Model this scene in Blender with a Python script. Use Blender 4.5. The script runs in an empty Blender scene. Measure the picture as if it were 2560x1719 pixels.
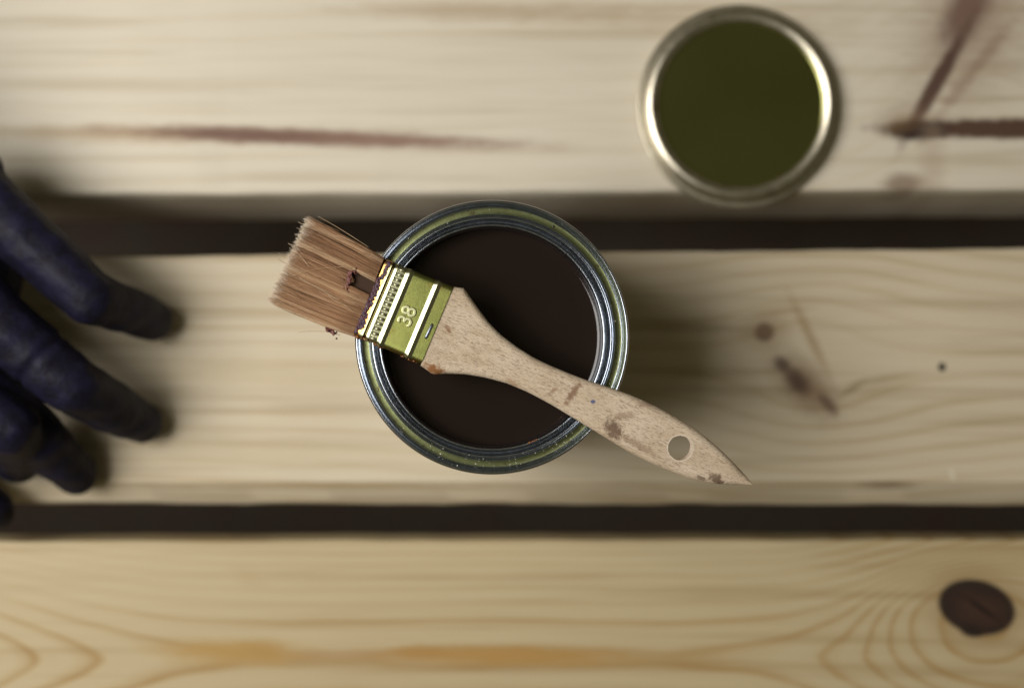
import bpy, bmesh, math, random
import numpy as np
from mathutils import Vector, Matrix

# ------------------------------------------------------------------ camera, world, light
S = bpy.context.scene
COL = S.collection
CAMZ = 0.765                    # lens height above the plank tops (m)
FPX = 3584.0                    # focal length in photo pixels (2560 wide)
cam_d = bpy.data.cameras.new('camera')
cam = bpy.data.objects.new('camera', cam_d)
COL.objects.link(cam)
cam.location = (0, 0, CAMZ)
cam_d.sensor_width = 36.0
cam_d.lens = 36.0 * FPX / 2560.0
cam_d.clip_start = 0.01
cam_d.clip_end = 50
cam_d.dof.use_dof = True
cam_d.dof.focus_distance = CAMZ - 0.129
cam_d.dof.aperture_fstop = 2.6
S.camera = cam

W = bpy.data.worlds.new('World')
S.world = W
W.use_nodes = True
bgn = W.node_tree.nodes['Background']
bgn.inputs[0].default_value = (0.98, 0.86, 0.50, 1)
bgn.inputs[1].default_value = 0.075

ld = bpy.data.lights.new('window_light', 'AREA')
ld.shape = 'RECTANGLE'
ld.size = 0.78
ld.size_y = 0.78
ld.energy = 19.8
ld.color = (1.0, 0.97, 0.925)
lo = bpy.data.objects.new('window_light', ld)
COL.objects.link(lo)
lo.location = (-0.77, 0.10, 1.16)
lo.rotation_euler = (Vector((0.05, 0, 0)) - lo.location).to_track_quat('-Z', 'Y').to_euler()

S.view_settings.view_transform = 'Standard'
S.view_settings.look = 'None'
S.view_settings.gamma = 1
S.view_settings.exposure = 0
S.cycles.use_denoising = True

rng = random.Random(7)
nrg = np.random.default_rng(11)


def P(px, py, z):
    """photo pixel -> world point at height z"""
    d = CAMZ - z
    return Vector(((px - 1280.0) / FPX * d, (859.5 - py) / FPX * d, z))


# ------------------------------------------------------------------ object helpers
def link(name, me, mat=None, parent=None, smooth=True):
    o = bpy.data.objects.new(name, me)
    COL.objects.link(o)
    if mat:
        me.materials.append(mat)
    if smooth:
        me.polygons.foreach_set('use_smooth', [True] * len(me.polygons))
    if parent:
        o.parent = parent
    return o


def mesh(name, verts, faces):
    me = bpy.data.meshes.new(name)
    me.from_pydata([tuple(v) for v in verts], [], faces)
    me.update()
    return me


def empty(name, loc):
    o = bpy.data.objects.new(name, None)
    o.empty_display_size = 0.01
    COL.objects.link(o)
    o.location = loc
    return o


def tag(o, label=None, cat=None, group=None, kind=None):
    if label: o['label'] = label
    if cat: o['category'] = cat
    if group: o['group'] = group
    if kind: o['kind'] = kind
    return o


def lathe(name, prof, segs=160, close_bottom=False, close_top=False):
    """prof: list of (r, z) in metres"""
    vs, fs = [], []
    n = len(prof)
    for i in range(segs):
        a = 2 * math.pi * i / segs
        c, s = math.cos(a), math.sin(a)
        for r, z in prof:
            vs.append((r * c, r * s, z))
    for i in range(segs):
        j = (i + 1) % segs
        for k in range(n - 1):
            fs.append((i * n + k, j * n + k, j * n + k + 1, i * n + k + 1))
    if close_bottom:
        fs.append(tuple(i * n for i in range(segs))[::-1])
    if close_top:
        fs.append(tuple(i * n + n - 1 for i in range(segs)))
    me = mesh(name, vs, fs)
    bm = bmesh.new(); bm.from_mesh(me)
    bmesh.ops.recalc_face_normals(bm, faces=bm.faces)
    bm.to_mesh(me); bm.free()
    return me


def smooth_profile(pts, sub=6):
    """Catmull-Rom through (r,z) points"""
    p = [pts[0]] + list(pts) + [pts[-1]]
    out = []
    for i in range(1, len(p) - 2):
        p0, p1, p2, p3 = map(np.array, (p[i - 1], p[i], p[i + 1], p[i + 2]))
        for k in range(sub):
            t = k / sub
            out.append(tuple(0.5 * ((2 * p1) + (-p0 + p2) * t + (2 * p0 - 5 * p1 + 4 * p2 - p3) * t * t
                                    + (-p0 + 3 * p1 - 3 * p2 + p3) * t ** 3)))
    out.append(tuple(pts[-1]))
    return out


def blob_mesh(name, balls, voxel, smooth_it=4, sm=0.5):
    """one continuous skin round many balls: (x,y,z,r[,sx,sy,sz])"""
    bm = bmesh.new()
    for b in balls:
        m = Matrix.Translation(b[:3])
        if len(b) > 4:
            m = m @ Matrix.Diagonal((b[4], b[5], b[6], 1))
        bmesh.ops.create_icosphere(bm, subdivisions=2, radius=b[3], matrix=m)
    me = bpy.data.meshes.new(name)
    bm.to_mesh(me); bm.free()
    o = bpy.data.objects.new(name + '_tmp', me)
    COL.objects.link(o)
    md = o.modifiers.new('r', 'REMESH'); md.mode = 'VOXEL'; md.voxel_size = voxel
    if smooth_it:
        ms = o.modifiers.new('s', 'SMOOTH'); ms.factor = sm; ms.iterations = smooth_it
    dg = bpy.context.evaluated_depsgraph_get()
    out = bpy.data.meshes.new_from_object(o.evaluated_get(dg))
    out.name = name
    bpy.data.objects.remove(o)
    bpy.data.meshes.remove(me)
    return out


# ------------------------------------------------------------------ node helpers
class NT:
    def __init__(self, name):
        self.m = bpy.data.materials.new(name)
        self.m.use_nodes = True
        self.t = self.m.node_tree
        self.n = self.t.nodes
        self.b = self.n['Principled BSDF']

    def node(self, typ, **kw):
        x = self.n.new(typ)
        for k, v in kw.items():
            setattr(x, k, v)
        return x

    def ln(self, a, b):
        self.t.links.new(a, b)

    def inp(self, sock, v):
        if v is None: return
        if isinstance(v, bpy.types.NodeSocket): self.ln(v, sock)
        elif isinstance(v, (int, float)) and sock.type in ('RGBA',): sock.default_value = (v, v, v, 1)
        else: sock.default_value = v

    def math(self, op, a, b=None, c=None, clamp=False):
        x = self.node('ShaderNodeMath', operation=op, use_clamp=clamp)
        self.inp(x.inputs[0], a); self.inp(x.inputs[1], b); self.inp(x.inputs[2], c)
        return x.outputs[0]

    def vmath(self, op, a, b=None):
        x = self.node('ShaderNodeVectorMath', operation=op)
        self.inp(x.inputs[0], a)
        if b is not None: self.inp(x.inputs[1], b)
        return x.outputs['Value'] if op in ('LENGTH', 'DOT_PRODUCT', 'DISTANCE') else x.outputs[0]

    def sep(self, v):
        x = self.node('ShaderNodeSeparateXYZ'); self.ln(v, x.inputs[0]); return x.outputs

    def comb(self, x_, y_, z_=0.0):
        x = self.node('ShaderNodeCombineXYZ')
        self.inp(x.inputs[0], x_); self.inp(x.inputs[1], y_); self.inp(x.inputs[2], z_)
        return x.outputs[0]

    def mapping(self, v, loc=(0, 0, 0), rot=0.0, scale=(1, 1, 1), typ='POINT'):
        x = self.node('ShaderNodeMapping', vector_type=typ)
        self.ln(v, x.inputs[0])
        x.inputs['Location'].default_value = loc
        x.inputs['Rotation'].default_value = (0, 0, rot)
        x.inputs['Scale'].default_value = scale
        return x.outputs[0]

    def noise(self, v, scale=1.0, detail=3.0, rough=0.5, dist=0.0):
        x = self.node('ShaderNodeTexNoise')
        self.ln(v, x.inputs['Vector'])
        x.inputs['Scale'].default_value = scale
        x.inputs['Detail'].default_value = detail
        x.inputs['Roughness'].default_value = rough
        x.inputs['Distortion'].default_value = dist
        return x.outputs['Fac']

    def mrange(self, v, a, b, c=0.0, d=1.0, smooth=True):
        x = self.node('ShaderNodeMapRange', interpolation_type='SMOOTHSTEP' if smooth else 'LINEAR')
        self.ln(v, x.inputs[0])
        for i, q in zip((1, 2, 3, 4), (a, b, c, d)):
            x.inputs[i].default_value = q
        return x.outputs[0]

    def ramp(self, v, stops, interp='LINEAR'):
        x = self.node('ShaderNodeValToRGB')
        x.color_ramp.interpolation = interp
        e = x.color_ramp.elements
        while len(e) < len(stops): e.new(0.5)
        for k, (p, c) in enumerate(stops):
            e[k].position = p
            e[k].color = (c if isinstance(c, tuple) else (c, c, c)) + (1,) if not (isinstance(c, tuple) and len(c) == 4) else c
        self.ln(v, x.inputs[0])
        return x.outputs[0]

    def mix(self, f, a, b, blend='MIX'):
        x = self.node('ShaderNodeMix', data_type='RGBA', blend_type=blend)
        self.inp(x.inputs[0], f)
        for s, v in ((x.inputs[6], a), (x.inputs[7], b)):
            if isinstance(v, tuple) and len(v) == 3: v = v + (1,)
            self.inp(s, v)
        return x.outputs[2]

    def bump(self, h, strength=0.3, dist=0.001):
        x = self.node('ShaderNodeBump')
        x.inputs['Strength'].default_value = strength
        x.inputs['Distance'].default_value = dist
        self.ln(h, x.inputs['Height'])
        self.ln(x.outputs[0], self.b.inputs['Normal'])
        return x.outputs[0]

    def set(self, **kw):
        names = {'color': 'Base Color', 'rough': 'Roughness', 'metal': 'Metallic', 'ior': 'IOR',
                 'spec': 'Specular IOR Level', 'coat': 'Coat Weight', 'coat_rough': 'Coat Roughness',
                 'sheen': 'Sheen Weight', 'sss': 'Subsurface Weight', 'aniso': 'Anisotropic'}
        for k, v in kw.items():
            if isinstance(v, tuple) and len(v) == 3: v = v + (1,)
            self.inp(self.b.inputs[names[k]], v)

    def obj(self):
        return self.node('ShaderNodeTexCoord').outputs['Object']

    def ellipse(self, v, cx, cy, L, w, rot=0.0, soft=0.35, edge=None):
        """soft spot: 1 inside the ellipse, 0 outside"""
        m = self.mapping(v, (cx, cy, 0), math.radians(rot), (L, w, 1), 'TEXTURE')
        d = self.vmath('LENGTH', m)
        if edge is not None:
            d = self.math('ADD', d, edge)
        return self.mrange(d, 1 + soft, 1 - soft)

    def gauss(self, v, cx, cy, L, w, rot=0.0):
        m = self.mapping(v, (cx, cy, 0), math.radians(rot), (L, w, 1), 'TEXTURE')
        d = self.vmath('DOT_PRODUCT', m, m)
        return self.math('EXPONENT', self.math('MULTIPLY', d, -1.0))


# ------------------------------------------------------------------ pine planks
def pine(name, ring_fn, spots, pale, late, freq_noise=0.5, late_amt=0.8, streak=0.5, amp_lo=0.3, fade=None):
    """knotted pine; the plank's own surface is measured in units of 1/4.685 m (1 = 0.2134 m),
    x to the right and y down the table"""
    t = NT(name)
    o = t.sep(t.obj())
    X = t.math('MULTIPLY_ADD', o[0], 4.685, 1.280)
    Y = t.math('MULTIPLY_ADD', o[1], -4.685, 0.8595)
    v = t.comb(X, Y)
    wob = t.noise(t.mapping(v, scale=(1.3, 5.0, 1)), 1.0, 3, 0.5)
    F = ring_fn(t, v, X, Y)
    F = t.math('ADD', F, t.math('MULTIPLY', t.math('SUBTRACT', wob, 0.5), freq_noise))
    fr = t.math('FRACT', F)
    ring = t.ramp(fr, [(0.0, 0.15), (0.45, 0.10), (0.70, 0.42), (0.86, 1.0), (0.94, 0.55), (1.0, 0.15)])
    amp = t.mrange(t.noise(t.mapping(v, scale=(1.6, 7, 1), loc=(3, 5, 0)), 1, 2), 0.30, 0.70, amp_lo, 1.0)
    if fade: amp = t.math('MULTIPLY', amp, t.math('MAXIMUM', t.mrange(Y, fade[0], fade[1], 0.30, 1.0), t.mrange(X, 1.9, 2.2)))
    ring = t.math('MULTIPLY', ring, t.math('MULTIPLY', amp, late_amt))
    fine = t.noise(t.mapping(v, scale=(3.0, 230, 1)), 1.0, 4, 0.65)
    mid = t.noise(t.mapping(v, scale=(0.9, 26, 1), loc=(7, 1, 0)), 1.0, 3, 0.55)
    col = t.mix(ring, pale, late)
    dk = tuple(c * 0.78 for c in late)
    col = t.mix(t.math('MULTIPLY', t.mrange(mid, 0.48, 0.72), 0.55 * streak), col, dk)
    col = t.mix(t.math('MULTIPLY', t.mrange(fine, 0.45, 0.75), 0.30 * streak), col, dk)
    col = t.mix(t.math('MULTIPLY', t.mrange(mid, 0.45, 0.25), 0.30), col, tuple(min(1, c * 1.12) for c in pale))
    rag = t.math('MULTIPLY', t.math('SUBTRACT', t.noise(t.mapping(v, scale=(14, 46, 1)), 1.0, 4, 0.6), 0.5), 1.3)
    rag2 = t.math('MULTIPLY', t.math('SUBTRACT', t.noise(t.mapping(v, scale=(30, 30, 1)), 1.0, 3, 0.6), 0.5), 0.5)
    rag3 = t.math('MULTIPLY', rag, 0.6)
    for (cx, cy, L, w, rot, soft, c, a, mode) in spots:
        e = t.ellipse(v, cx, cy, L, w, rot, soft, {'r': rag, 's': rag2, 'q': rag3}.get(mode))
        col = t.mix(t.math('MULTIPLY', e, a), col, c)
    t.set(color=col, rough=0.55, spec=0.35)
    t.bump(t.math('ADD', t.math('MULTIPLY', fine, 0.6), t.math('MULTIPLY', ring, -0.5)), 0.25, 0.0006)
    return t.m


def top_rings(t, v, X, Y):
    g = t.gauss(v, 2.45, 0.12, 0.30, 0.35, 0)
    f = t.math('MULTIPLY_ADD', Y, 17.0, t.math('MULTIPLY', X, 0.35))
    return t.math('ADD', f, t.math('MULTIPLY', g, 4.0))


def mid_rings(t, v, X, Y):
    # grain flows round the pair of small knots on the right
    dx = t.math('SUBTRACT', X, 2.03); dy = t.math('SUBTRACT', Y, 0.90)
    r2 = t.math('ADD', t.math('MULTIPLY', t.math('MULTIPLY', dx, dx), 0.55), t.math('MULTIPLY', dy, dy))
    k = t.math('DIVIDE', 0.032, t.math('ADD', r2, 0.026))
    f = t.math('MULTIPLY', dy, t.math('SUBTRACT', 1.0, k))
    f = t.math('MULTIPLY', f, 24.0)
    return t.math('ADD', f, t.math('MULTIPLY', X, -0.4))


def low_rings(t, v, X, Y):
    # flat-sawn: nested arches along y = 1.645, running round the big knot on the right
    dy = t.math('DIVIDE', t.math('SUBTRACT', Y, 1.645), 0.088)
    q = t.math('MULTIPLY', dy, dy)
    bl = t.math('POWER', t.math('MAXIMUM', t.math('DIVIDE', t.math('SUBTRACT', 0.72, X), 0.47), 0.0), 2.2)
    e = t.math('DIVIDE', t.math('SUBTRACT', X, 1.99), 0.105)
    br = t.math('MULTIPLY', t.math('ADD', e, t.math('SQRT', t.math('MULTIPLY_ADD', e, e, 1.2))), 0.5)
    f = t.math('SUBTRACT', t.math('POWER', q, 0.82), t.math('ADD', bl, br))
    rk = t.vmath('LENGTH', t.mapping(v, (2.475, 1.565, 0), 0.0, (0.078, 0.055, 1), 'TEXTURE'))
    g2 = t.math('SUBTRACT', rk, 6.6)
    w = t.mrange(t.vmath('LENGTH', t.mapping(v, (2.475, 1.575, 0), 0.0, (0.40, 0.22, 1), 'TEXTURE')), 1.0, 0.45)
    f = t.math('ADD', t.math('MULTIPLY', f, t.math('SUBTRACT', 1.0, w)), t.math('MULTIPLY', g2, w))
    return t.math('ADD', f, 30.86)


BR = (0.16, 0.075, 0.055)
top_spots = [
    (0.36, 0.335, 0.33, 0.022, 0.5, 0.7, (0.40, 0.26, 0.12), 0.45, 'r'),
    (0.80, 0.345, 0.46, 0.020, 2.0, 0.6, (0.23, 0.125, 0.080), 0.92, 'q'),
    (0.62, 0.337, 0.20, 0.015, 2.0, 0.7, (0.15, 0.075, 0.050), 0.75, 'q'),
    (1.20, 0.03, 0.30, 0.022, 1.0, 0.8, (0.36, 0.24, 0.11), 0.45, 'r'),
    (1.75, 0.05, 0.35, 0.030, 1.0, 0.8, (0.40, 0.28, 0.14), 0.35, 'r'),
    (2.44, 0.06, 0.19, 0.12, -58, 0.9, (0.30, 0.20, 0.13), 0.65, 'r'),
    (2.42, 0.02, 0.11, 0.045, -62, 0.6, (0.15, 0.08, 0.06), 0.85, 's'),
    (2.34, 0.21, 0.16, 0.019, -61, 0.5, (0.09, 0.045, 0.032), 0.97, 's'),
    (2.44, 0.17, 0.15, 0.014, -52, 0.9, (0.25, 0.15, 0.10), 0.5, 'r'),
    (2.60, 0.322, 0.38, 0.026, 0, 0.30, (0.075, 0.030, 0.016), 0.96, 's'),
    (2.29, 0.325, 0.080, 0.026, 0, 0.40, (0.030, 0.016, 0.012), 0.97, 's'),
    (2.25, 0.300, 0.05, 0.03, -20, 0.9, (0.25, 0.15, 0.07), 0.5, 'r'),
    (2.26, 0.46, 0.05, 0.025, 0, 0.7, (0.16, 0.09, 0.05), 0.7, 'r'),
    (2.33, 0.40, 0.03, 0.10, 0, 0.9, (0.40, 0.29, 0.20), 0.4, 'r'),
]
mid_spots = [
    (1.911, 0.830, 0.024, 0.023, 0, 0.35, (0.055, 0.028, 0.032), 0.95, None),
    (1.911, 0.830, 0.05, 0.04, 0, 0.8, (0.30, 0.20, 0.10), 0.5, None),
    (2.010, 0.962, 0.088, 0.044, 45, 0.8, (0.24, 0.15, 0.08), 0.80, 's'),
    (1.995, 0.955, 0.036, 0.022, 47, 0.7, (0.07, 0.035, 0.028), 0.8, 's'),
    (1.955, 0.910, 0.022, 0.016, 47, 0.6, (0.06, 0.03, 0.025), 0.75, 's'),
    (2.070, 1.010, 0.030, 0.014, 47, 0.6, (0.09, 0.045, 0.03), 0.7, 's'),
    (2.025, 0.840, 0.090, 0.011, 64, 0.9, (0.33, 0.21, 0.08), 0.6, 'q'),
    (1.950, 0.778, 0.065, 0.009, -6, 0.9, (0.33, 0.21, 0.08), 0.5, 'q'),
    (2.355, 0.917, 0.010, 0.011, 0, 0.35, (0.050, 0.045, 0.035), 0.95, None),
    (2.380, 1.185, 0.006, 0.016, -15, 0.6, (0.75, 0.70, 0.55), 0.6, None),
    (1.75, 0.82, 0.14, 0.012, 2, 0.9, (0.28, 0.19, 0.10), 0.45, 'r'),
    (2.13, 0.972, 0.035, 0.008, -32, 0.9, (0.22, 0.15, 0.06), 0.55, 's'),
    (2.20, 0.948, 0.07, 0.008, -8, 0.9, (0.28, 0.20, 0.07), 0.5, 's'),
    (2.22, 1.212, 0.06, 0.010, 0, 0.8, (0.16, 0.10, 0.05), 0.6, 's'),
    (0.80, 1.215, 0.50, 0.010, 0, 0.9, (0.36, 0.24, 0.10), 0.5, 'r'),  # brown line where the bevel starts: its shading painted on
    (0.75, 0.93, 0.35, 0.035, 1, 0.9, (0.50, 0.39, 0.20), 0.35, 'r'),
    (0.70, 1.13, 0.40, 0.03, 0, 0.9, (0.50, 0.40, 0.22), 0.3, 'r'),
]
low_spots = [
    (0.58, 1.628, 0.16, 0.028, 1, 0.8, (0.44, 0.27, 0.075), 0.85, 'r'),
    (0.66, 1.625, 0.05, 0.026, 0, 0.6, (0.42, 0.25, 0.07), 0.7, 'r'),
    (1.26, 1.637, 0.28, 0.022, 1, 0.6, (0.42, 0.24, 0.065), 0.9, 'r'),
    (1.05, 1.630, 0.06, 0.016, 0, 0.6, (0.40, 0.22, 0.06), 0.6, 'r'),
    (0.85, 1.634, 0.10, 0.010, 0, 0.8, (0.45, 0.30, 0.16), 0.5, 'r'),
    (2.440, 1.516, 0.130, 0.105, 15, 0.35, (0.32, 0.20, 0.08), 0.45, None),
    (2.442, 1.517, 0.098, 0.068, 15, 0.08, (0.022, 0.012, 0.009), 0.98, None),
    (2.450, 1.522, 0.060, 0.036, 15, 0.7, (0.060, 0.028, 0.017), 0.8, 'r'),
    (2.455, 1.520, 0.050, 0.005, 35, 0.6, (0.008, 0.005, 0.004), 0.9, 's'),
    (2.430, 1.578, 0.028, 0.014, 10, 0.4, (0.022, 0.012, 0.009), 0.95, None),
    (0.62, 1.44, 0.04, 0.02, 30, 0.9, (0.45, 0.32, 0.16), 0.3, None),
]
M_TOP = pine('pine_pale_with_pitch_streak', top_rings, top_spots, (0.70, 0.635, 0.515), (0.54, 0.43, 0.26), 1.3, 0.28, 0.75)
M_MID = pine('pine_with_small_knots', mid_rings, mid_spots, (0.655, 0.565, 0.415), (0.46, 0.345, 0.185), 1.0, 0.72, 0.9)
M_LOW = pine('pine_flat_sawn', low_rings, low_spots, (0.54, 0.445, 0.27), (0.35, 0.20, 0.052), 0.7, 0.95, 0.7, 0.6, (1.47, 1.60))

table = empty('plank_table', (0, 0, -0.03))
tag(table, 'pale pine table top of three wide planks with dark gaps between them', 'table')


def make_plank(label, mat, prof_l, prof_r):
    """prof_*: (photo row at plank-top scale, drop below the top in mm) at the left and right frame edges"""
    xs = np.linspace(-0.95, 0.95, 180)
    ph = rng.uniform(0, 6)
    n = len(prof_l)
    vs, fs = [], []
    for x in xs:
        f = (x * 4685 + 1280) / 2560.0
        for (pl, dl), (pr, dr) in zip(prof_l, prof_r):
            py = pl * (1 - f) + pr * f
            if 0 < pl < 1700:      # hand-planed edge, never quite straight
                py += 0.7 * math.sin(x * 61 + ph + pl) + 0.5 * math.sin(x * 173 + 2 * ph + pl * 0.01) + rng.uniform(-0.5, 0.5)
            vs.append((x, (859.5 - py) / 4685.0, 0.03 - (dl * (1 - f) + dr * f) / 1000.0))
    for i in range(len(xs) - 1):
        for k in range(n):
            k2 = (k + 1) % n
            fs.append((i * n + k, i * n + k2, (i + 1) * n + k2, (i + 1) * n + k))
    fs.append(tuple(range(n)))
    fs.append(tuple(range((len(xs) - 1) * n, len(xs) * n))[::-1])
    me = mesh('plank', vs, fs)
    bm = bmesh.new(); bm.from_mesh(me)
    bmesh.ops.recalc_face_normals(bm, faces=bm.faces)
    bm.to_mesh(me); bm.free()
    o = link('plank', me, mat, table, smooth=False)
    me.set_sharp_from_angle(angle=math.radians(24))
    me.polygons.foreach_set('use_smooth', [True] * len(me.polygons))
    o['label'] = label
    return o


def rounded(y0, y1, drop, k=8):
    return [(y0 + (y1 - y0) * math.sin(a), drop * (1 - math.cos(a))) for a in np.linspace(0, math.pi / 2, k)]


TH = 28
make_plank('wide pale pine plank with a brown pitch streak and a forked dark knot', M_TOP,
           [(-520, 70), (-520, 0), (478, 0), (486, 0.9), (492, 3.4), (495, 7.0), (523, 66), (523, 70)],
           [(-520, 70), (-520, 0), (462, 0), (471, 0.9), (478, 3.4), (482, 7.0), (513, 66), (513, 70)])
make_plank('middle pine plank with two small knots and a bevelled front edge', M_MID,
           [(644, TH), (644, 1.2), (649, 0), (1203, 0), (1209, 0.9), (1256, 9.0), (1264, 12.5), (1265, TH)],
           [(621, TH), (621, 1.2), (626, 0), (1203, 0), (1209, 0.9), (1258, 9.0), (1267, 12.5), (1268, TH)])
make_plank('pine plank with arched orange grain and one large dark knot', M_LOW,
           [(1352, TH), (1352, 1.2), (1357, 0), (2280, 0), (2280, TH)],
           [(1348, TH), (1348, 1.2), (1353, 0), (2280, 0), (2280, TH)])

g = NT('dark_ground')
gv = g.obj()
g.set(color=g.ramp(g.noise(gv, 26, 4), [(0.3, (0.18, 0.122, 0.108)), (0.7, (0.165, 0.155, 0.125))]), rough=0.9, spec=0.2)
gm = mesh('ground', [(-3, -3, -0.32), (3, -3, -0.32), (3, 3, -0.32), (-3, 3, -0.32)], [(0, 1, 2, 3)])
tag(link('ground', gm, g.m, smooth=False), kind='structure')

# ------------------------------------------------------------------ tin materials
def tin(name, base, rough, stain=None, stain_amt=0.0, scale=180, bump=0.06):
    t = NT(name)
    v = t.obj()
    n1 = t.noise(v, scale, 4, 0.6)
    n2 = t.noise(v, scale * 6, 3, 0.6)
    col = t.mix(t.mrange(n1, 0.35, 0.7), base, tuple(c * 0.84 for c in base))
    if stain:
        col = t.mix(t.math('MULTIPLY', t.mrange(n1, 0.60, 0.70), stain_amt), col, stain)
    t.set(color=col, metal=1.0, rough=t.mrange(n2, 0.2, 0.8, rough * 0.8, rough * 1.25))
    t.bump(n2, bump, 0.0004)
    return t.m


M_TIN = tin('bright_tin', (0.47, 0.51, 0.57), 0.20, None, 0, 180, 0.015)
M_TIN_DARK = tin('dull_tin', (0.40, 0.42, 0.45), 0.25)
M_GROOVE = tin('lacquered_tin_stained', (0.15, 0.165, 0.075), 0.36, (0.07, 0.04, 0.02), 0.75, 420, 0.14)
tl = NT('lacquered_lid')
tl.set(color=tl.mix(tl.mrange(tl.noise(tl.obj(), 18, 1), 0.3, 0.7), (0.36, 0.385, 0.15), (0.40, 0.42, 0.17)), metal=1.0, rough=0.18)
M_LID = tl.m
M_LIDRIM = tin('lid_rim_tin', (0.62, 0.57, 0.45), 0.34, (0.20, 0.15, 0.07), 0.5, 120, 0.03)

# ------------------------------------------------------------------ the can
ZT = 0.125
cc = P(1230, 843, ZT)
can = empty('tin_can', (cc.x, cc.y, 0))
tag(can, 'open round paint tin of bare metal under the brush', 'can')
mm = lambda pts: [(r / 1000.0, ZT + z / 1000.0) for r, z in pts]
# body: straight wall with rolled bead at the foot
link('body', lathe('body', [(0.0, 0.0015), (0.052, 0.0015), (0.0585, 0.0006), (0.0602, 0.0006), (0.0610, 0.0018), (0.0606, 0.0034),
                            (0.0592, 0.0042), (0.0592, ZT - 0.0065), (0.0596, ZT - 0.0040)], 128), M_TIN_DARK, can)
# outer double seam
link('rim', lathe('rim', smooth_profile(mm([(59.7, -4.2), (61.0, -3.6), (61.35, -2.0), (61.25, -0.9), (60.85, -0.25), (60.35, 0.0),
                                           (59.95, -0.25), (59.6, -0.9), (59.0, -1.8), (58.4, -2.7), (58.0, -3.0)]), 5), 220), M_TIN, can)
link('groove', lathe('groove', smooth_profile(mm([(58.02, -3.0), (57.3, -3.12), (56.2, -3.12), (55.3, -3.0)]), 4), 220), M_GROOVE, can)
link('ridge', lathe('ridge', smooth_profile(mm([(55.32, -3.0), (54.9, -2.75), (54.4, -2.1), (53.9, -1.55), (53.4, -1.32), (53.0, -1.5), (52.75, -2.3),
                                               (52.6, -4.0), (52.4, -6.0), (51.9, -6.3)]), 5), 220), M_TIN, can)
link('lip', lathe('lip', smooth_profile(mm([(51.9, -6.25), (51.5, -5.6), (51.3, -4.0), (51.0, -2.9), (50.4, -2.35), (49.8, -2.6), (49.35, -3.6),
                                           (49.15, -5.0), (49.1, -9.0), (49.1, -16.0)]), 5), 220), M_TIN, can)
# specks of dust and one rust fleck on the rim
bm = bmesh.new()
for k in range(90):
    a = math.radians(rng.gauss(-75, 38)) if k < 70 else rng.uniform(0, 6.28)
    r = rng.choice([rng.uniform(55.2, 58.5), rng.uniform(53.2, 60.9)]) / 1000
    rr = rng.uniform(0.10, 0.26) / 1000
    zz = ZT - (0.0030 if 0.0552 < r < 0.0583 else 0.0012)
    bmesh.ops.create_icosphere(bm, subdivisions=1, radius=rr,
                               matrix=Matrix.Translation((r * math.cos(a), r * math.sin(a), zz + rr * 0.4)) @ Matrix.Diagonal((1, rng.uniform(.5, 1.6), .6, 1)))
me = bpy.data.meshes.new('dust_specks'); bm.to_mesh(me); bm.free()
t = NT('dust'); t.set(color=(0.70, 0.66, 0.55), rough=0.8)
tag(link('dust_specks', me, t.m, can), kind='stuff')
t = NT('amber_residue'); t.set(color=t.mix(t.mrange(t.noise(t.obj(), 900, 3), 0.35, 0.65), (0.30, 0.105, 0.022), (0.10, 0.032, 0.012)), rough=0.22, coat=0.4)
M_AMBER = t.m
fl = []
for k in range(6):
    a = math.radians(-71 + k * 0.9)
    fl.append((0.0500 * math.cos(a), 0.0500 * math.sin(a), ZT - 0.0024, rng.uniform(0.0003, 0.0006)))
link('rust_fleck', blob_mesh('rust_fleck', fl, 0.00015, 2), M_AMBER, can)
bm = bmesh.new()
for k in range(26):
    a = rng.uniform(0, 6.28); r = rng.uniform(55.4, 58.2) / 1000; rr = rng.uniform(0.14, 0.42) / 1000
    if k == 0: a, r, rr = math.radians(61), 0.0568, 0.0007
    bmesh.ops.create_icosphere(bm, subdivisions=1, radius=rr, matrix=Matrix.Translation((r * math.cos(a), r * math.sin(a), ZT - 0.0031)) @ Matrix.Diagonal((1, rng.uniform(.6, 1.5), .35, 1)))
me = bpy.data.meshes.new('varnish_spots'); bm.to_mesh(me); bm.free()
t = NT('dark_varnish_drops'); t.set(color=(0.022, 0.012, 0.008), rough=0.25)
tag(link('varnish_spots', me, t.m, can), kind='stuff')

# liquid
t = NT('dark_varnish')
t.set(color=(0.0150, 0.0094, 0.0076), rough=0.07, spec=0.40)
vz = ZT - 0.0135
prof = [(0.0, 0), (0.02, 0), (0.04, 0), (0.0475, 0.0), (0.0487, 0.00025), (0.04905, 0.0006), (0.04905, -0.012), (0.02, -0.012), (0.0, -0.012)]
vo = link('liquid_varnish', lathe('liquid_varnish', prof, 128), t.m)
vo.location = (cc.x, cc.y, vz)
tag(vo, 'dark brown liquid varnish filling the open tin', 'varnish')

# ------------------------------------------------------------------ the lid, lying upside down
lc = P(1846, 268, 0.0)
lid = empty('tin_lid', (lc.x, lc.y, 0))
tag(lid, 'round tin lid with olive lacquered centre lying upside down on the plank', 'lid')
q = lambda pts: [(r / 1000.0, z / 1000.0) for r, z in pts]
link('flange', lathe('flange', smooth_profile(q([(50.0, 1.0), (51.5, 0.5), (53.0, 0.4), (54.0, 0.9), (54.2, 1.7), (53.6, 2.3), (52.4, 2.2), (51.2, 2.3)]), 5), 160), M_LIDRIM, lid)
link('plug_rim', lathe('plug_rim', smooth_profile(q([(51.2, 2.25), (50.6, 3.0), (50.4, 5.6), (50.2, 8.6), (49.7, 9.3), (48.6, 9.9), (47.0, 10.3), (45.6, 9.9), (44.4, 9.4), (43.6, 8.8), (43.3, 7.8), (43.2, 6.6)]), 6), 160), M_LIDRIM, lid)
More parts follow.
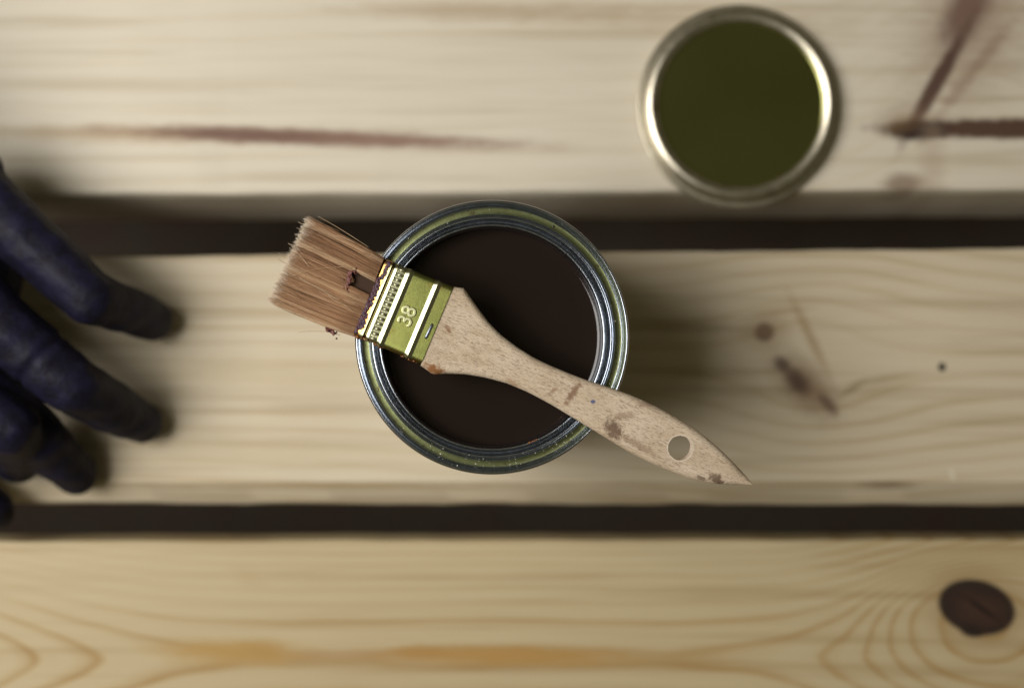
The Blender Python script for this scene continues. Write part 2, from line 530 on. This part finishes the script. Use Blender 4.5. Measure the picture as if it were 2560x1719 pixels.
link('panel', lathe('panel', smooth_profile(q([(43.25, 6.65), (42.6, 6.45), (30, 6.5), (15, 6.5), (0.0, 6.5)]), 4), 160), M_LID, lid)

# ------------------------------------------------------------------ the brush
AX = Vector((0.922, -0.387, 0)).normalized()      # towards the handle tip
AY = Vector((0.387, 0.922, 0)).normalized()       # across, up the table
ZB = ZT + 0.0064                                  # centre line of the brush
FC = P(1008.9, 778.1, ZT + 0.0122)
FC.z = 0
brush = empty('paint_brush', (FC.x, FC.y, ZT))
tag(brush, 'flat wooden-handled paint brush with metal ferrule lying across the open tin', 'brush')
SC = (CAMZ - ZT - 0.0115)                         # depth of the brush top


def loc2(u, v, z):
    """brush frame in mm -> metres relative to the brush empty; z in mm above the tin's rim"""
    p = AX * (u / 1000.0) + AY * (v / 1000.0)
    return Vector((p.x, p.y, z / 1000.0))


def px2uv(px, py, depth=SC):
    p = Vector(((px - 1280.0) / FPX * depth, (859.5 - py) / FPX * depth, 0)) - FC
    return p.dot(AX) * 1000, p.dot(AY) * 1000


def rrect(hw, hh, r, k=6, flat=5):
    """closed rounded-rectangle section (across, up) in mm, counter-clockwise"""
    pts = []
    for cx, cy, a0 in ((hw - r, hh - r, 0), (-hw + r, hh - r, 90), (-hw + r, -hh + r, 180), (hw - r, -hh + r, 270)):
        for i in range(k + 1):
            a = math.radians(a0 + 90 * i / k)
            pts.append((cx + r * math.cos(a), cy + r * math.sin(a)))
        if a0 in (0, 180):
            sgn = -1 if a0 == 0 else 1
            for i in range(1, flat + 1):
                pts.append((-sgn * (hw - r) * (1 - 2 * i / (flat + 1)), cy + r * (1 if a0 == 0 else -1)))
    return pts


def loft(name, sections, cap=True):
    n = len(sections[0])
    vs = [p for s in sections for p in s]
    fs = []
    for i in range(len(sections) - 1):
        for k in range(n):
            k2 = (k + 1) % n
            fs.append((i * n + k, i * n + k2, (i + 1) * n + k2, (i + 1) * n + k))
    if cap:
        fs.append(tuple(range(n))); fs.append(tuple(range((len(sections) - 1) * n, len(sections) * n)))
    me = mesh(name, vs, fs)
    bm = bmesh.new(); bm.from_mesh(me)
    bmesh.ops.recalc_face_normals(bm, faces=bm.faces)
    bm.to_mesh(me); bm.free()
    return me


ZC = 6.4          # mm: ferrule centre above the rim


def bead(u, c, w, h):
    d = abs(u - c) / (w / 2)
    return h * (1 - d * d) if d < 1 else 0.0


def fold(u, c, w, h):
    # pressed ridge with two nearly flat flanks and a small round crest
    d = abs(u - c) / (w / 2)
    return h * (1 - (math.sqrt(d * d + 0.02) - 0.141) / 0.869) if d < 1 else 0.0


def fer_off(u):
    o = fold(u, -3.95, 3.3, 0.56) + fold(u, 9.25, 3.3, 0.56)
    if u < -12.3: o += 0.50 * (u + 15.9) / 3.6
    elif u < -11.0: o -= 0.45 * math.sin(math.pi * (u + 12.3) / 1.3) ** 0.5
    elif u < -9.7: o += 0.40 * (u + 11.0) / 1.3
    elif u < -9.5: o += 0.40 * (-9.5 - u) / 0.2
    elif u < -6.0: o -= 0.25
    return o


def fer_half(u):
    f = (u + 16) / 32.0
    return 18.15 + 0.35 * f, 5.6 + 0.25 * f


secs = []
for u in np.arange(-15.9, 15.95, 0.15):
    hw, hh = fer_half(u); o = fer_off(u)
    secs.append([loc2(u, v, ZC + z) for v, z in rrect(hw + o * 0.6, hh + o, 2.6, 6, 15)])
t = NT('gold_lacquered_ferrule')
v = t.obj()
uu = t.vmath('DOT_PRODUCT', v, tuple(AX)); vv = t.vmath('DOT_PRODUCT', v, tuple(AY))
n1 = t.noise(v, 230, 4, 0.6); n2 = t.noise(v, 1700, 3, 0.6); n3 = t.noise(v, 60, 2, 0.5)
col = t.mix(t.mrange(n3, 0.35, 0.65), (0.32, 0.335, 0.100), (0.26, 0.285, 0.085))
# varnish film creeping from the bristle end, along the lower side and beside the first bead
w1 = t.math('ADD', t.math('MULTIPLY', uu, 1000.0), t.math('MULTIPLY', n1, 5.0))
f1 = t.mrange(w1, -9.9, -11.2)
col = t.mix(t.math('MULTIPLY', f1, 0.75), col, (0.62, 0.33, 0.12))
w2 = t.math('ADD', t.math('MULTIPLY', vv, 1000.0), t.math('MULTIPLY', n1, 4.0))
f2 = t.mrange(w2, -14.2, -16.2)
col = t.mix(t.math('MULTIPLY', f2, 0.55), col, (0.40, 0.20, 0.06))
f3 = t.math('MULTIPLY', t.mrange(n1, 0.55, 0.68), t.mrange(t.math('ABSOLUTE', t.math('SUBTRACT', t.math('MULTIPLY', uu, 1000.0), -1.5)), 1.6, 0.2))
col = t.mix(t.math('MULTIPLY', f3, 0.7), col, (0.34, 0.17, 0.04))
f4 = t.math('MULTIPLY', t.mrange(n1, 0.50, 0.64), t.mrange(vv, 0.012, 0.0165))
col = t.mix(t.math('MULTIPLY', f4, 0.6), col, (0.36, 0.20, 0.05))
um = t.math('MULTIPLY', uu, 1000.0)
# ridges rubbed smooth, flats left satin; shade painted dark in the pressed groove
rub_glint = t.math('MAXIMUM', t.mrange(t.math('ABSOLUTE', t.math('SUBTRACT', um, -3.95)), 2.0, 1.5),
             t.mrange(t.math('ABSOLUTE', t.math('SUBTRACT', um, 9.25)), 2.0, 1.5))
rub_glint = t.math('MAXIMUM', rub_glint, t.mrange(t.math('ABSOLUTE', t.math('SUBTRACT', um, -8.5)), 2.7, 2.3))
lipm = t.math('MULTIPLY', t.mrange(um, -12.2, -12.5), t.mrange(w1, -11.0, -9.9))
col = t.mix(t.math('MULTIPLY', t.math('MAXIMUM', rub_glint, lipm), 0.7), col, (0.62, 0.62, 0.44))  # cream highlights of ridges and lip put into the colour
gr = t.mrange(t.math('ABSOLUTE', t.math('SUBTRACT', um, -11.6)), 0.70, 0.50)
col = t.mix(t.math('MULTIPLY', gr, 0.8), col, (0.09, 0.055, 0.022))
t.set(color=col, metal=1.0, rough=t.math('SUBTRACT', t.mrange(n2, 0.25, 0.75, 0.30, 0.42), t.math('MULTIPLY', rub_glint, 0.08)))
t.bump(t.math('ADD', t.math('MULTIPLY', n2, 0.5), t.math('MULTIPLY', n3, 2.0)), 0.12, 0.0006)
M_FER = t.m
fer = link('ferrule', loft('ferrule', secs), M_FER, brush)
fer.data.set_sharp_from_angle(angle=math.radians(50))


def fer_top(u):
    return ZC + fer_half(u)[1] + fer_off(u)


# knurling: a row of short slanted ribs
bm = bmesh.new()
for k in range(15):
    v0 = -16.2 + k * 2.32
    rz = Matrix.Rotation(math.atan2(AX.y, AX.x) + math.radians(5), 4, 'Z') @ Matrix.Rotation(math.radians(-15), 4, 'Y')
    m = Matrix.Translation(loc2(-7.95, v0, fer_top(-7.8) + 0.22)) @ rz @ Matrix.Diagonal((0.0033, 0.00132, 0.0011, 1))
    r = bmesh.ops.create_cube(bm, size=1.0, matrix=m)
bmesh.ops.bevel(bm, geom=bm.edges[:], offset=0.00022, segments=2, affect='EDGES')
me = bpy.data.meshes.new('knurled_band'); bm.to_mesh(me); bm.free()
M_RIB_LIT = tin('brightened_rib_tin', (0.80, 0.79, 0.55), 0.42, (0.35, 0.20, 0.06), 0.5, 500, 0.05)  # ribs paler than the ferrule: caught light put into their colour
link('knurled_band', me, M_RIB_LIT, fer)

# embossed size number
cu = bpy.data.curves.new('number', 'FONT')
cu.body = '38'; cu.size = 0.0088; cu.extrude = 0.00012; cu.bevel_depth = 0.00034; cu.bevel_resolution = 3
cu.offset = 0.0; cu.align_x = 'CENTER'; cu.align_y = 'CENTER'; cu.space_character = 0.98
to = bpy.data.objects.new('tmp', cu); COL.objects.link(to)
nm = bpy.data.meshes.new_from_object(to.evaluated_get(bpy.context.evaluated_depsgraph_get()))
bpy.data.objects.remove(to)
nm.transform(Matrix.Translation(loc2(2.5, -1.2, fer_top(2.5) + 0.10)) @ Matrix.Rotation(math.atan2(AY.y, AY.x), 4, 'Z'))
link('embossed_number', nm, tin('pale_gold_tin', (0.60, 0.60, 0.34), 0.40, (0.30, 0.17, 0.05), 0.6, 500, 0.05), fer)  # digits in a paler gold than the ferrule

# staple: a bent wire in a shallow dimple
t = NT('steel_wire'); t.set(color=(0.30, 0.33, 0.42), metal=1.0, rough=0.42)
cu = bpy.data.curves.new('st', 'CURVE'); cu.dimensions = '3D'; cu.bevel_depth = 0.00066; cu.bevel_resolution = 4; cu.use_fill_caps = True
sp = cu.splines.new('POLY')
zt = fer_top(13.5)
pts = [loc2(13.4, -6.9, zt - 0.8), loc2(13.42, -6.8, zt + 0.05), loc2(13.5, -6.2, zt + 0.30), loc2(13.6, -3.6, zt + 0.34), loc2(13.75, -1.2, zt + 0.26), loc2(13.8, -0.6, zt + 0.0), loc2(13.8, -0.5, zt - 0.8)]
sp.points.add(len(pts) - 1)
for a, b in zip(sp.points, pts): a.co = (*b, 1)
to = bpy.data.objects.new('tmp', cu); COL.objects.link(to)
sm = bpy.data.meshes.new_from_object(to.evaluated_get(bpy.context.evaluated_depsgraph_get()))
bpy.data.objects.remove(to)
link('staple', sm, t.m, fer)

# ---- handle
Z2 = 2.538
top_o = [(330, 92), (408, 104), (440, 150), (500, 235), (560, 316), (640, 398), (740, 474), (850, 543), (960, 595), (1080, 645), (1200, 690), (1320, 728),
         (1440, 770), (1560, 820), (1660, 870), (1760, 925), (1860, 985), (1960, 1060), (2050, 1140), (2130, 1220), (2190, 1285), (2236, 1343)]
bot_o = [(138, 596), (212, 650), (300, 643), (420, 648), (540, 668), (680, 705), (820, 765), (960, 840), (1100, 925), (1240, 1010), (1360, 1085),
         (1480, 1155), (1600, 1215), (1720, 1265), (1840, 1310), (1960, 1338), (2080, 1349), (2190, 1350), (2236, 1347)]
tu = np.array([px2uv(1000 + x / Z2, 680 + y / Z2, CAMZ - ZT - 0.006) for x, y in top_o])
bu = np.array([px2uv(1000 + x / Z2, 680 + y / Z2, CAMZ - ZT - 0.006) for x, y in bot_o])
u_end = min(tu[-1, 0], bu[-1, 0])
us = np.concatenate([np.linspace(13.0, 15.7, 3), np.linspace(15.95, u_end - 0.3, 110)])


def interp_s(u, a):
    # light smoothing of the traced edge
    return np.mean([np.interp(u + d, a[:, 0], a[:, 1]) for d in (-1.2, -0.6, 0, 0.6, 1.2)]) if u > 24 else np.interp(u, a[:, 0], a[:, 1])


secs = []
for u in us:
    if u < 15.9:
        hi, lo_ = 17.6, -17.6
        hh = 5.0
    else:
        hi, lo_ = interp_s(u, tu), interp_s(u, bu)
        # full-thickness shoulder tapering into the grip
        hh = 4.4 + 0.9 * math.exp(-((u - 16) / 10.0)) if u < u_end - 14 else 4.4 - 1.3 * ((u - u_end + 14) / 14) ** 2
    hw = max((hi - lo_) / 2, 0.25); c = (hi + lo_) / 2
    zc = ZC - 0.0175 * max(u - 16, 0)
    r = min(3.0, hw * 0.9, hh * 0.72)
    secs.append([loc2(u, c + a, zc + b) for a, b in rrect(hw, hh, r, 6, 9)])
t = NT('beech_handle')
ob = t.obj()
uu = t.math('MULTIPLY', t.vmath('DOT_PRODUCT', ob, tuple(AX)), 1000.0)
vv = t.math('MULTIPLY', t.vmath('DOT_PRODUCT', ob, tuple(AY)), 1000.0)
zz = t.math('MULTIPLY', t.sep(ob)[2], 1000.0)
cv = t.comb(uu, vv, zz)
rot = math.radians(-7)
fl1 = t.noise(t.mapping(cv, rot=rot, scale=(0.35, 2.6, 2.0)), 1.0, 2, 0.5)
fl2 = t.noise(t.mapping(cv, rot=rot, scale=(0.9, 5.5, 4.0), loc=(5, 9, 1)), 1.0, 2, 0.5)
big = t.noise(t.mapping(cv, rot=rot, scale=(0.05, 0.22, 0.2)), 1.0, 3, 0.55)
spk = t.noise(cv, 5.0, 3, 0.6)
col = t.mix(t.mrange(big, 0.3, 0.7), (0.70, 0.575, 0.43), (0.58, 0.455, 0.32))
col = t.mix(t.math('MULTIPLY', t.mrange(fl1, 0.55, 0.65), 0.66), col, (0.22, 0.145, 0.09))
col = t.mix(t.math('MULTIPLY', t.mrange(fl2, 0.56, 0.68), 0.6), col, (0.27, 0.185, 0.12))
col = t.mix(t.math('MULTIPLY', t.mrange(fl2, 0.42, 0.30), 0.35), col, (0.76, 0.65, 0.50))
blot = t.math('MULTIPLY', t.math('SUBTRACT', t.noise(cv, 0.55, 4, 0.65), 0.5), 2.6)
# dirt marks left by use, at fixed places on the handle
for (px, py, L, w, rt, c, a) in [
        (1432, 984, 5.2, 1.3, 80, (0.20, 0.095, 0.045), 0.75), (1385, 975, 2.2, 1.0, 60, (0.24, 0.12, 0.06), 0.6),
        (1535, 1074, 4.6, 3.2, -40, (0.13, 0.075, 0.045), 0.85), (1560, 1040, 4.5, 1.6, 30, (0.24, 0.145, 0.085), 0.5),
        (1795, 1198, 3.6, 1.9, -8, (0.115, 0.062, 0.035), 0.85), (1755, 1196, 2.5, 0.9, 0, (0.12, 0.065, 0.04), 0.7),
        (1120, 823, 1.5, 0.9, -40, (0.24, 0.11, 0.05), 0.7), (1085, 925, 4.6, 2.4, 5, (0.26, 0.105, 0.03), 0.95),
        (1285, 958, 3.5, 1.2, -6, (0.30, 0.16, 0.06), 0.5), (1610, 1010, 3.0, 1.2, 10, (0.26, 0.15, 0.09), 0.5),
        (1480, 905, 7.0, 1.2, -4, (0.22, 0.14, 0.09), 0.45), (1590, 1110, 9.0, 1.4, -8, (0.22, 0.13, 0.08), 0.5)]:
    cu_, cv_ = px2uv(px, py)
    e = t.ellipse(t.comb(uu, vv), cu_, cv_, L, w, rt, 0.5, blot)
    col = t.mix(t.math('MULTIPLY', e, a), col, c)
cu_, cv_ = px2uv(1483, 1004)
col = t.mix(t.ellipse(t.comb(uu, vv), cu_, cv_, 1.05, 0.85, 20, 0.2, t.math('MULTIPLY', blot, 0.5)), col, (0.13, 0.14, 0.24))
hu, hv = px2uv(1700, 1119, CAMZ - ZT - 0.008)
hd = t.vmath('LENGTH', t.mapping(t.comb(uu, vv), loc=(-hu, -hv, 0)))
col = t.mix(t.math('MULTIPLY', t.mrange(hd, 6.4, 5.5), 0.75), col, (0.80, 0.68, 0.56))
t.set(color=col, rough=0.72, spec=0.25)
t.bump(t.math('ADD', t.math('MULTIPLY', fl1, -1.0), t.math('ADD', t.math('MULTIPLY', spk, 0.35), t.math('MULTIPLY', fl2, -0.5))), 0.55, 0.0006)
M_BEECH = t.m
hm = loft('handle', secs)
ho = link('handle', hm, M_BEECH, brush)
# hanging hole
cb = bmesh.new()
hz = ZC - 0.0175 * (hu - 16)
bmesh.ops.create_cone(cb, segments=40, radius1=0.00545, radius2=0.00545, depth=0.03, cap_ends=True, matrix=Matrix.Translation(loc2(hu, hv, hz)))
for vtx in cb.verts:                      # slightly ragged drill hole
    k = 1 + rng.uniform(-0.02, 0.02)
    c0 = loc2(hu, hv, vtx.co.z * 1000)
    vtx.co = c0 + (vtx.co - c0) * k
cm = bpy.data.meshes.new('cut'); cb.to_mesh(cm); cb.free()
co = bpy.data.objects.new('cut', cm); COL.objects.link(co); co.parent = brush
md = ho.modifiers.new('hole', 'BOOLEAN'); md.operation = 'DIFFERENCE'; md.solver = 'EXACT'; md.object = co
bpy.context.view_layer.update()
hm2 = bpy.data.meshes.new_from_object(ho.evaluated_get(bpy.context.evaluated_depsgraph_get()))
ho.modifiers.clear()
ho.data = hm2; hm2.name = 'handle'
bpy.data.objects.remove(co); bpy.data.meshes.remove(hm)
hm2.polygons.foreach_set('use_smooth', [True] * len(hm2.polygons))
hm2.set_sharp_from_angle(angle=math.radians(38))

# ---- bristles: every hair a thin three-sided strand
rt_t = Vector((*px2uv(963, 646), 0)); rt_b = Vector((*px2uv(886, 842), 0))
tp_t = Vector((*px2uv(772, 547), 0)); tp_b = Vector((*px2uv(673, 757), 0))
SEG = 7
hv_, hf_, hc_, ht_ = [], [], [], []


def strand(pts, r0, r1, col):
    base = len(hv_)
    n = len(pts)
    for i, p in enumerate(pts):
        r = (r0 + (r1 - r0) * (i / (n - 1)) ** 1.6) / 1000.0
        d = (pts[min(i + 1, n - 1)] - pts[max(i - 1, 0)]).normalized()
        a = d.cross(Vector((0, 0, 1))).normalized(); b = a.cross(d)
        for k in range(3):
            an = 2 * math.pi * k / 3 + math.pi / 6
            hv_.append(p + a * (r * math.cos(an)) + b * (r * math.sin(an)))
            hc_.append(col); ht_.append(i / (n - 1))
    for i in range(n - 1):
        for k in range(3):
            k2 = (k + 1) % 3
            hf_.append((base + i * 3 + k, base + i * 3 + k2, base + (i + 1) * 3 + k2, base + (i + 1) * 3 + k))


NCL = 120
clumps = [(rng.random(), rng.uniform(-1, 1), rng.gauss(0, 0.016), rng.gauss(0, 0.8), rng.gauss(0, 0.13)) for _ in range(NCL)]
for _ in range(11500):
    s = rng.random()
    qq = rng.uniform(-1, 1)
    if rng.random() < 0.45: qq = rng.uniform(0.55, 1)
    best = min(clumps, key=lambda c: (c[0] - s) ** 2 * 900 + (c[1] - qq) ** 2)
    s_tip = s * 0.74 + best[0] * 0.26 + best[2] * 0.6 + rng.gauss(0, 0.008)
    root = rt_b.lerp(rt_t, s); tip = rt_b.lerp(rt_t, 0)
    tip = tp_b.lerp(tp_t, s_tip)
    edge = 2 * abs(s - 0.5)
    ln = 1.0 + rng.gauss(-0.010, 0.026) - (0.07 * rng.random() ** 3) + best[3] * 0.006
    zr = 5.0 * qq * math.sqrt(max(0, 1 - max(0, edge - 0.86) ** 2 * 30))
    zt_ = 4.4 * qq + rng.gauss(0, 0.35) + best[3] * 0.4
    t0 = 0.0
    if 0.515 + rng.gauss(0, 0.008) < s < 0.715 + rng.gauss(0, 0.008) and qq > -0.35:
        t0 = 0.285 + 0.03 * math.sin(s * 40) + rng.uniform(-0.02, 0.03)
    bow = (s - 0.5) * 1.6
    w1, w2 = rng.gauss(0, 0.16), rng.gauss(0, 0.22)
    pts = []
    for i in range(SEG):
        f = t0 + (1 - t0) * i / (SEG - 1)
        g_ = f * ln
        p = root.lerp(tip, g_)
        w = 4 * f * (1 - f)
        pts.append(loc2(p.x - 0.6, p.y + bow * w * 0.55 + w1 * math.sin(f * 5) * f + w2 * w,
                        ZC + zr + (zt_ - zr) * f + 0.5 * w * qq))
    strand(pts, rng.uniform(0.070, 0.110), rng.uniform(0.022, 0.040), min(1, max(0, 0.5 + best[4] + rng.gauss(0, 0.19))))
# a few stray hairs
for wp, z0, z1, cval in [
        ([(728, 690), (790, 672), (850, 667), (893, 668)], 12.2, 12.0, 0.75),
        ([(745, 692), (800, 722), (838, 745), (850, 748)], 12.0, 12.3, 0.95),
        ([(737, 624), (756, 645), (775, 668)], 12.0, 12.6, 0.9),
        ([(791, 538), (830, 560), (868, 583), (925, 620)], 10.5, 10.0, 0.85),
        ([(767, 538), (800, 556), (850, 578)], 10.0, 9.0, 0.7),
        ([(736, 830), (770, 827), (815, 828), (850, 838)], 6.0, 6.5, 0.6),
        ([(692, 630), (715, 646), (735, 655)], 8.0, 9.0, 0.55),
        ([(687, 642), (705, 655), (740, 668)], 7.0, 8.0, 0.3),
        ([(716, 606), (740, 620), (790, 640)], 9.0, 10.0, 0.9),
        ([(742, 553), (760, 562), (790, 574)], 9.0, 10.0, 0.9),
        ([(840, 588), (862, 595), (890, 608)], 12.2, 12.4, 0.95),
        ([(820, 735), (835, 752), (860, 760), (880, 775)], 12.4, 12.2, 0.9)]:
    uv = [px2uv(*p) for p in wp]
    n = 10
    k = np.linspace(0, len(uv) - 1, n)
    U = np.interp(k, range(len(uv)), [a for a, _ in uv]); V = np.interp(k, range(len(uv)), [b for _, b in uv])
    U = np.convolve(np.pad(U, 1, mode='edge'), [.25, .5, .25], 'valid'); V = np.convolve(np.pad(V, 1, mode='edge'), [.25, .5, .25], 'valid')
    strand([loc2(U[n - 1 - i], V[n - 1 - i], z1 + (z0 - z1) * i / (n - 1)) for i in range(n)], 0.12, 0.07, cval)
me = bpy.data.meshes.new('bristles')
me.from_pydata([tuple(p) for p in hv_], [], hf_)
at = me.attributes.new('shade', 'FLOAT', 'POINT'); at.data.foreach_set('value', hc_)
at = me.attributes.new('along', 'FLOAT', 'POINT'); at.data.foreach_set('value', ht_)
t = NT('hog_bristle')
a1 = t.node('ShaderNodeAttribute', attribute_name='shade').outputs['Fac']
a2 = t.node('ShaderNodeAttribute', attribute_name='along').outputs['Fac']
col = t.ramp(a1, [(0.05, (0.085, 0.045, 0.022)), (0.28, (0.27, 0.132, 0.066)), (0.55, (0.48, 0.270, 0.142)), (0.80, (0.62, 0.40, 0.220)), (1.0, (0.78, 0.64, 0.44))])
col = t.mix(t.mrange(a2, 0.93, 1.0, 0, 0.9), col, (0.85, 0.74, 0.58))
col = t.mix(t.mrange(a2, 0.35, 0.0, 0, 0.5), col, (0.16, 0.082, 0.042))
t.set(color=col, rough=0.42, spec=0.4)
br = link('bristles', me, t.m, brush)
tag(br, 'dense tan hog hair, dark near the ferrule, pale at the frayed tips', kind='stuff')

# spacer plug seen in the gap among the hairs
t = NT('varnish_soaked_wood'); t.set(color=(0.050, 0.026, 0.014), rough=0.7, spec=0.2)
a0 = rt_b.lerp(rt_t, 0.505); a1_ = rt_b.lerp(rt_t, 0.72)
d = (tp_b.lerp(tp_t, 0.6) - rt_b.lerp(rt_t, 0.61)).normalized()
ring_ = [a0 + d * -0.5, a1_ + d * -0.5, a1_ + d * 12.3, a0 + d * 12.3]
vs = [loc2(p.x, p.y, ZC + 2.6) for p in ring_] + [loc2(p.x, p.y, ZC - 3) for p in ring_]
link('spacer_plug', mesh('spacer_plug', vs, [(0, 1, 2, 3), (7, 6, 5, 4), (0, 4, 5, 1), (1, 5, 6, 2), (2, 6, 7, 3), (3, 7, 4, 0)]), t.m, brush, smooth=False)

# dried varnish: purple-brown crust along the ferrule edge, crumbs in the hairs, amber runs on the side
t = NT('dried_varnish_crust')
n = t.noise(t.obj(), 700, 4, 0.65)
t.set(color=t.mix(t.mrange(n, 0.35, 0.65), (0.035, 0.012, 0.038), (0.10, 0.030, 0.034)), rough=0.34, spec=0.45)
t.bump(n, 0.7, 0.0008)
M_CRUST = t.m
balls = []
k = -16.6
while k < 17.6:
    width = 2.3 + 1.2 * math.sin(k * 0.43 + 1.2) * math.sin(k * 0.9 + 0.4) + 0.5 * math.sin(k * 2.1)
    off = 0.0
    if k > 8: width *= 0.55; off = min(1.6, (k - 8) * 0.45)
    if k < -13: width *= 0.6
    for j in range(6):
        uo = -16.2 + off + rng.uniform(0, max(width, 0.6))
        rr = rng.uniform(0.35, 0.75) / 1000
        p = loc2(uo, k + rng.uniform(-0.3, 0.3), fer_top(-15) + rng.uniform(-0.25, 0.02))
        balls.append((*p, rr, 1.0, 1.0, 0.75))
    k += 0.34
link('varnish_crust', blob_mesh('varnish_crust', balls, 0.0002, 2), M_CRUST, brush)


def crumb(px, py, n, sx, sy, z, rot=0.0, mat=M_CRUST, rmin=0.35, rmax=0.8):
    u0, v0 = px2uv(px, py)
    bl = []
    for _ in range(n):
        a, b = rng.gauss(0, sx), rng.gauss(0, sy)
        bl.append((*loc2(u0 + a * math.cos(rot) - b * math.sin(rot), v0 + a * math.sin(rot) + b * math.cos(rot), z + rng.gauss(0, 0.3)), rng.uniform(rmin, rmax) / 1000))
    return link('varnish_crumb', blob_mesh('varnish_crumb', bl, 0.0002, 1), mat, brush)


t = NT('red_brown_crumb')
n = t.noise(t.obj(), 900, 3, 0.6)
t.set(color=t.mix(t.mrange(n, 0.35, 0.65), (0.24, 0.085, 0.075), (0.09, 0.030, 0.026)), rough=0.4)
t.bump(n, 0.6, 0.0008)
crumb(873, 696, 70, 0.75, 2.0, 11.5, 0.15, t.m, 0.28, 0.62)
crumb(884, 679, 18, 0.9, 0.6, 11.5, 0.2, t.m, 0.25, 0.5)
crumb(827, 822, 50, 1.5, 0.8, 8.3, -0.25, t.m, 0.4, 0.8)
balls = []
for u0, n, sp_, rr in ((-14.5, 10, 1.4, 0.75), (-11.2, 7, 0.6, 0.7), (-6.5, 5, 1.2, 0.5), (-3.0, 6, 0.6, 0.65), (7.8, 5, 0.7, 0.5), (10.2, 5, 0.5, 0.5), (13.6, 9, 1.3, 0.7), (1.5, 6, 3.0, 0.3), (-9, 5, 1, .5)):
    for _ in range(n):
        u_ = max(-15.8, min(15.8, rng.gauss(u0, sp_)))
        balls.append((*loc2(u_, -fer_half(u_)[0] + rng.uniform(-0.1, 0.5) - fer_off(u_) * .4, ZC + rng.uniform(1.5, 4.3)), rng.uniform(0.5, 1.2) * rr / 1000))
link('amber_run', blob_mesh('amber_run', balls, 0.0002, 2), M_AMBER, brush)

# ------------------------------------------------------------------ gloved hand
def finger(path, radii, n=16):
    out = []
    for (p, q_), (r0, r1) in zip(zip(path[:-1], path[1:]), zip(radii[:-1], radii[1:])):
        for i in range(n + 1):
            f = i / n
            out.append((*p.lerp(q_, f), r0 + (r1 - r0) * f))
    return out


H = lambda px, py, z: P(px, py, z / 1000.0)
balls = []
wrist = H(-360, 560, 84)
# little, ring, middle, index finger and thumb of a left hand, knuckles raised, tips down on the plank
fingers = [
    ([H(-95, 445, 52), H(60, 592, 60), H(226, 745, 60), H(318, 774, 33), H(382, 800, 13)], [.0175, .0158, .0142, .0128, .0114]),
    ([H(-190, 640, 60), H(25, 832, 66), H(180, 962, 62), H(286, 1022, 33), H(354, 1056, 13)], [.0190, .0170, .0152, .0136, .0118]),
    ([H(-240, 780, 62), H(-60, 956, 54), H(95, 1088, 43), H(146, 1144, 27), H(190, 1184, 13)], [.0180, .0160, .0144, .0132, .0116]),
    ([H(-220, 900, 60), H(-90, 1000, 66), H(28, 1068, 64), H(45, 1120, 38), H(46, 1152, 17)], [.0175, .0158, .0145, .0136, .0120]),
    ([H(-420, 930, 56), H(-270, 1090, 40), H(-130, 1190, 26), H(-18, 1275, 12.5)], [.018, .0155, .0145, .0116]),
]
for path, rad in fingers:
    balls += finger(path, rad)
    balls += finger([wrist, path[0]], [.024, rad[0] * 1.25], 14)
for a, b in ((0, 1), (1, 2), (2, 3)):
    balls += finger([fingers[a][0][0], fingers[b][0][0]], [.021, .021], 10)
balls += finger([wrist, H(-360, 760, 76)], [.024, .022], 10)
balls += finger([H(-70, 500, 42), H(-60, 700, 36), H(-90, 860, 38)], [.022, .024, .022], 14)  # palm mass added to darken the shadowed space between the fingers
balls += finger([H(-420, 930, 56), H(-360, 760, 76)], [.020, .022], 8)
balls += finger([wrist, H(-620, 330, 100), H(-1000, 60, 140)], [.027, .033, .042], 24)
hand_me = blob_mesh('gloved_hand', balls, 0.0017, 10, 0.5)
# glove folds: shallow ridges in the sheet over the joints
co = np.empty(len(hand_me.vertices) * 3); hand_me.vertices.foreach_get('co', co); co = co.reshape(-1, 3)
no = np.empty(len(hand_me.vertices) * 3); hand_me.vertices.foreach_get('normal', no); no = no.reshape(-1, 3)
disp = np.zeros(len(co))
for path, rad in fingers[:4]:
    for j, amp in ((1, .00010), (2, .00010), (3, .0)):
        c = np.array(path[j]); d = np.array((path[j + 1] - path[j - 1]).normalized())
        rel = co - c
        s_ = rel @ d
        dist = np.linalg.norm(rel - s_[:, None] * d, axis=1)
        near = np.exp(-(s_ / 0.010) ** 2) * (dist < 0.017)
        disp += near * amp * np.sin(s_ * 1150 + 2.0 * np.sin(rel[:, 0] * 400))
c = np.array(H(112, 893, 60)); d = np.array((fingers[1][0][2] - fingers[1][0][1]).normalized())
s_ = (co - c) @ d
near = np.linalg.norm(co - c, axis=1) < 0.020
disp -= near * 0.0014 * np.exp(-(s_ / 0.0022) ** 2)
disp += 0.00055 * np.sin(co[:, 0] * 150 + 2.5 * np.sin(co[:, 1] * 110 + co[:, 2] * 60)) * np.sin(co[:, 1] * 170 + 90 * co[:, 2] + 2)
co = co + no * disp[:, None]
hand_me.vertices.foreach_set('co', co.ravel()); hand_me.update()
t = NT('black_rubber_glove')
n = t.noise(t.obj(), 130, 4, 0.55); n2 = t.noise(t.obj(), 900, 2, 0.5)
t.set(color=t.mix(t.mrange(n, 0.3, 0.7), (0.007, 0.006, 0.012), (0.012, 0.011, 0.030)), rough=0.56, spec=0.18)
t.bump(t.math('ADD', n, t.math('MULTIPLY', n2, 0.1)), 0.22, 0.004)
hand = link('gloved_hand', hand_me, t.m)
tag(hand, 'hand in a dark blue-black rubber glove, fingertips resting on the plank', 'hand')
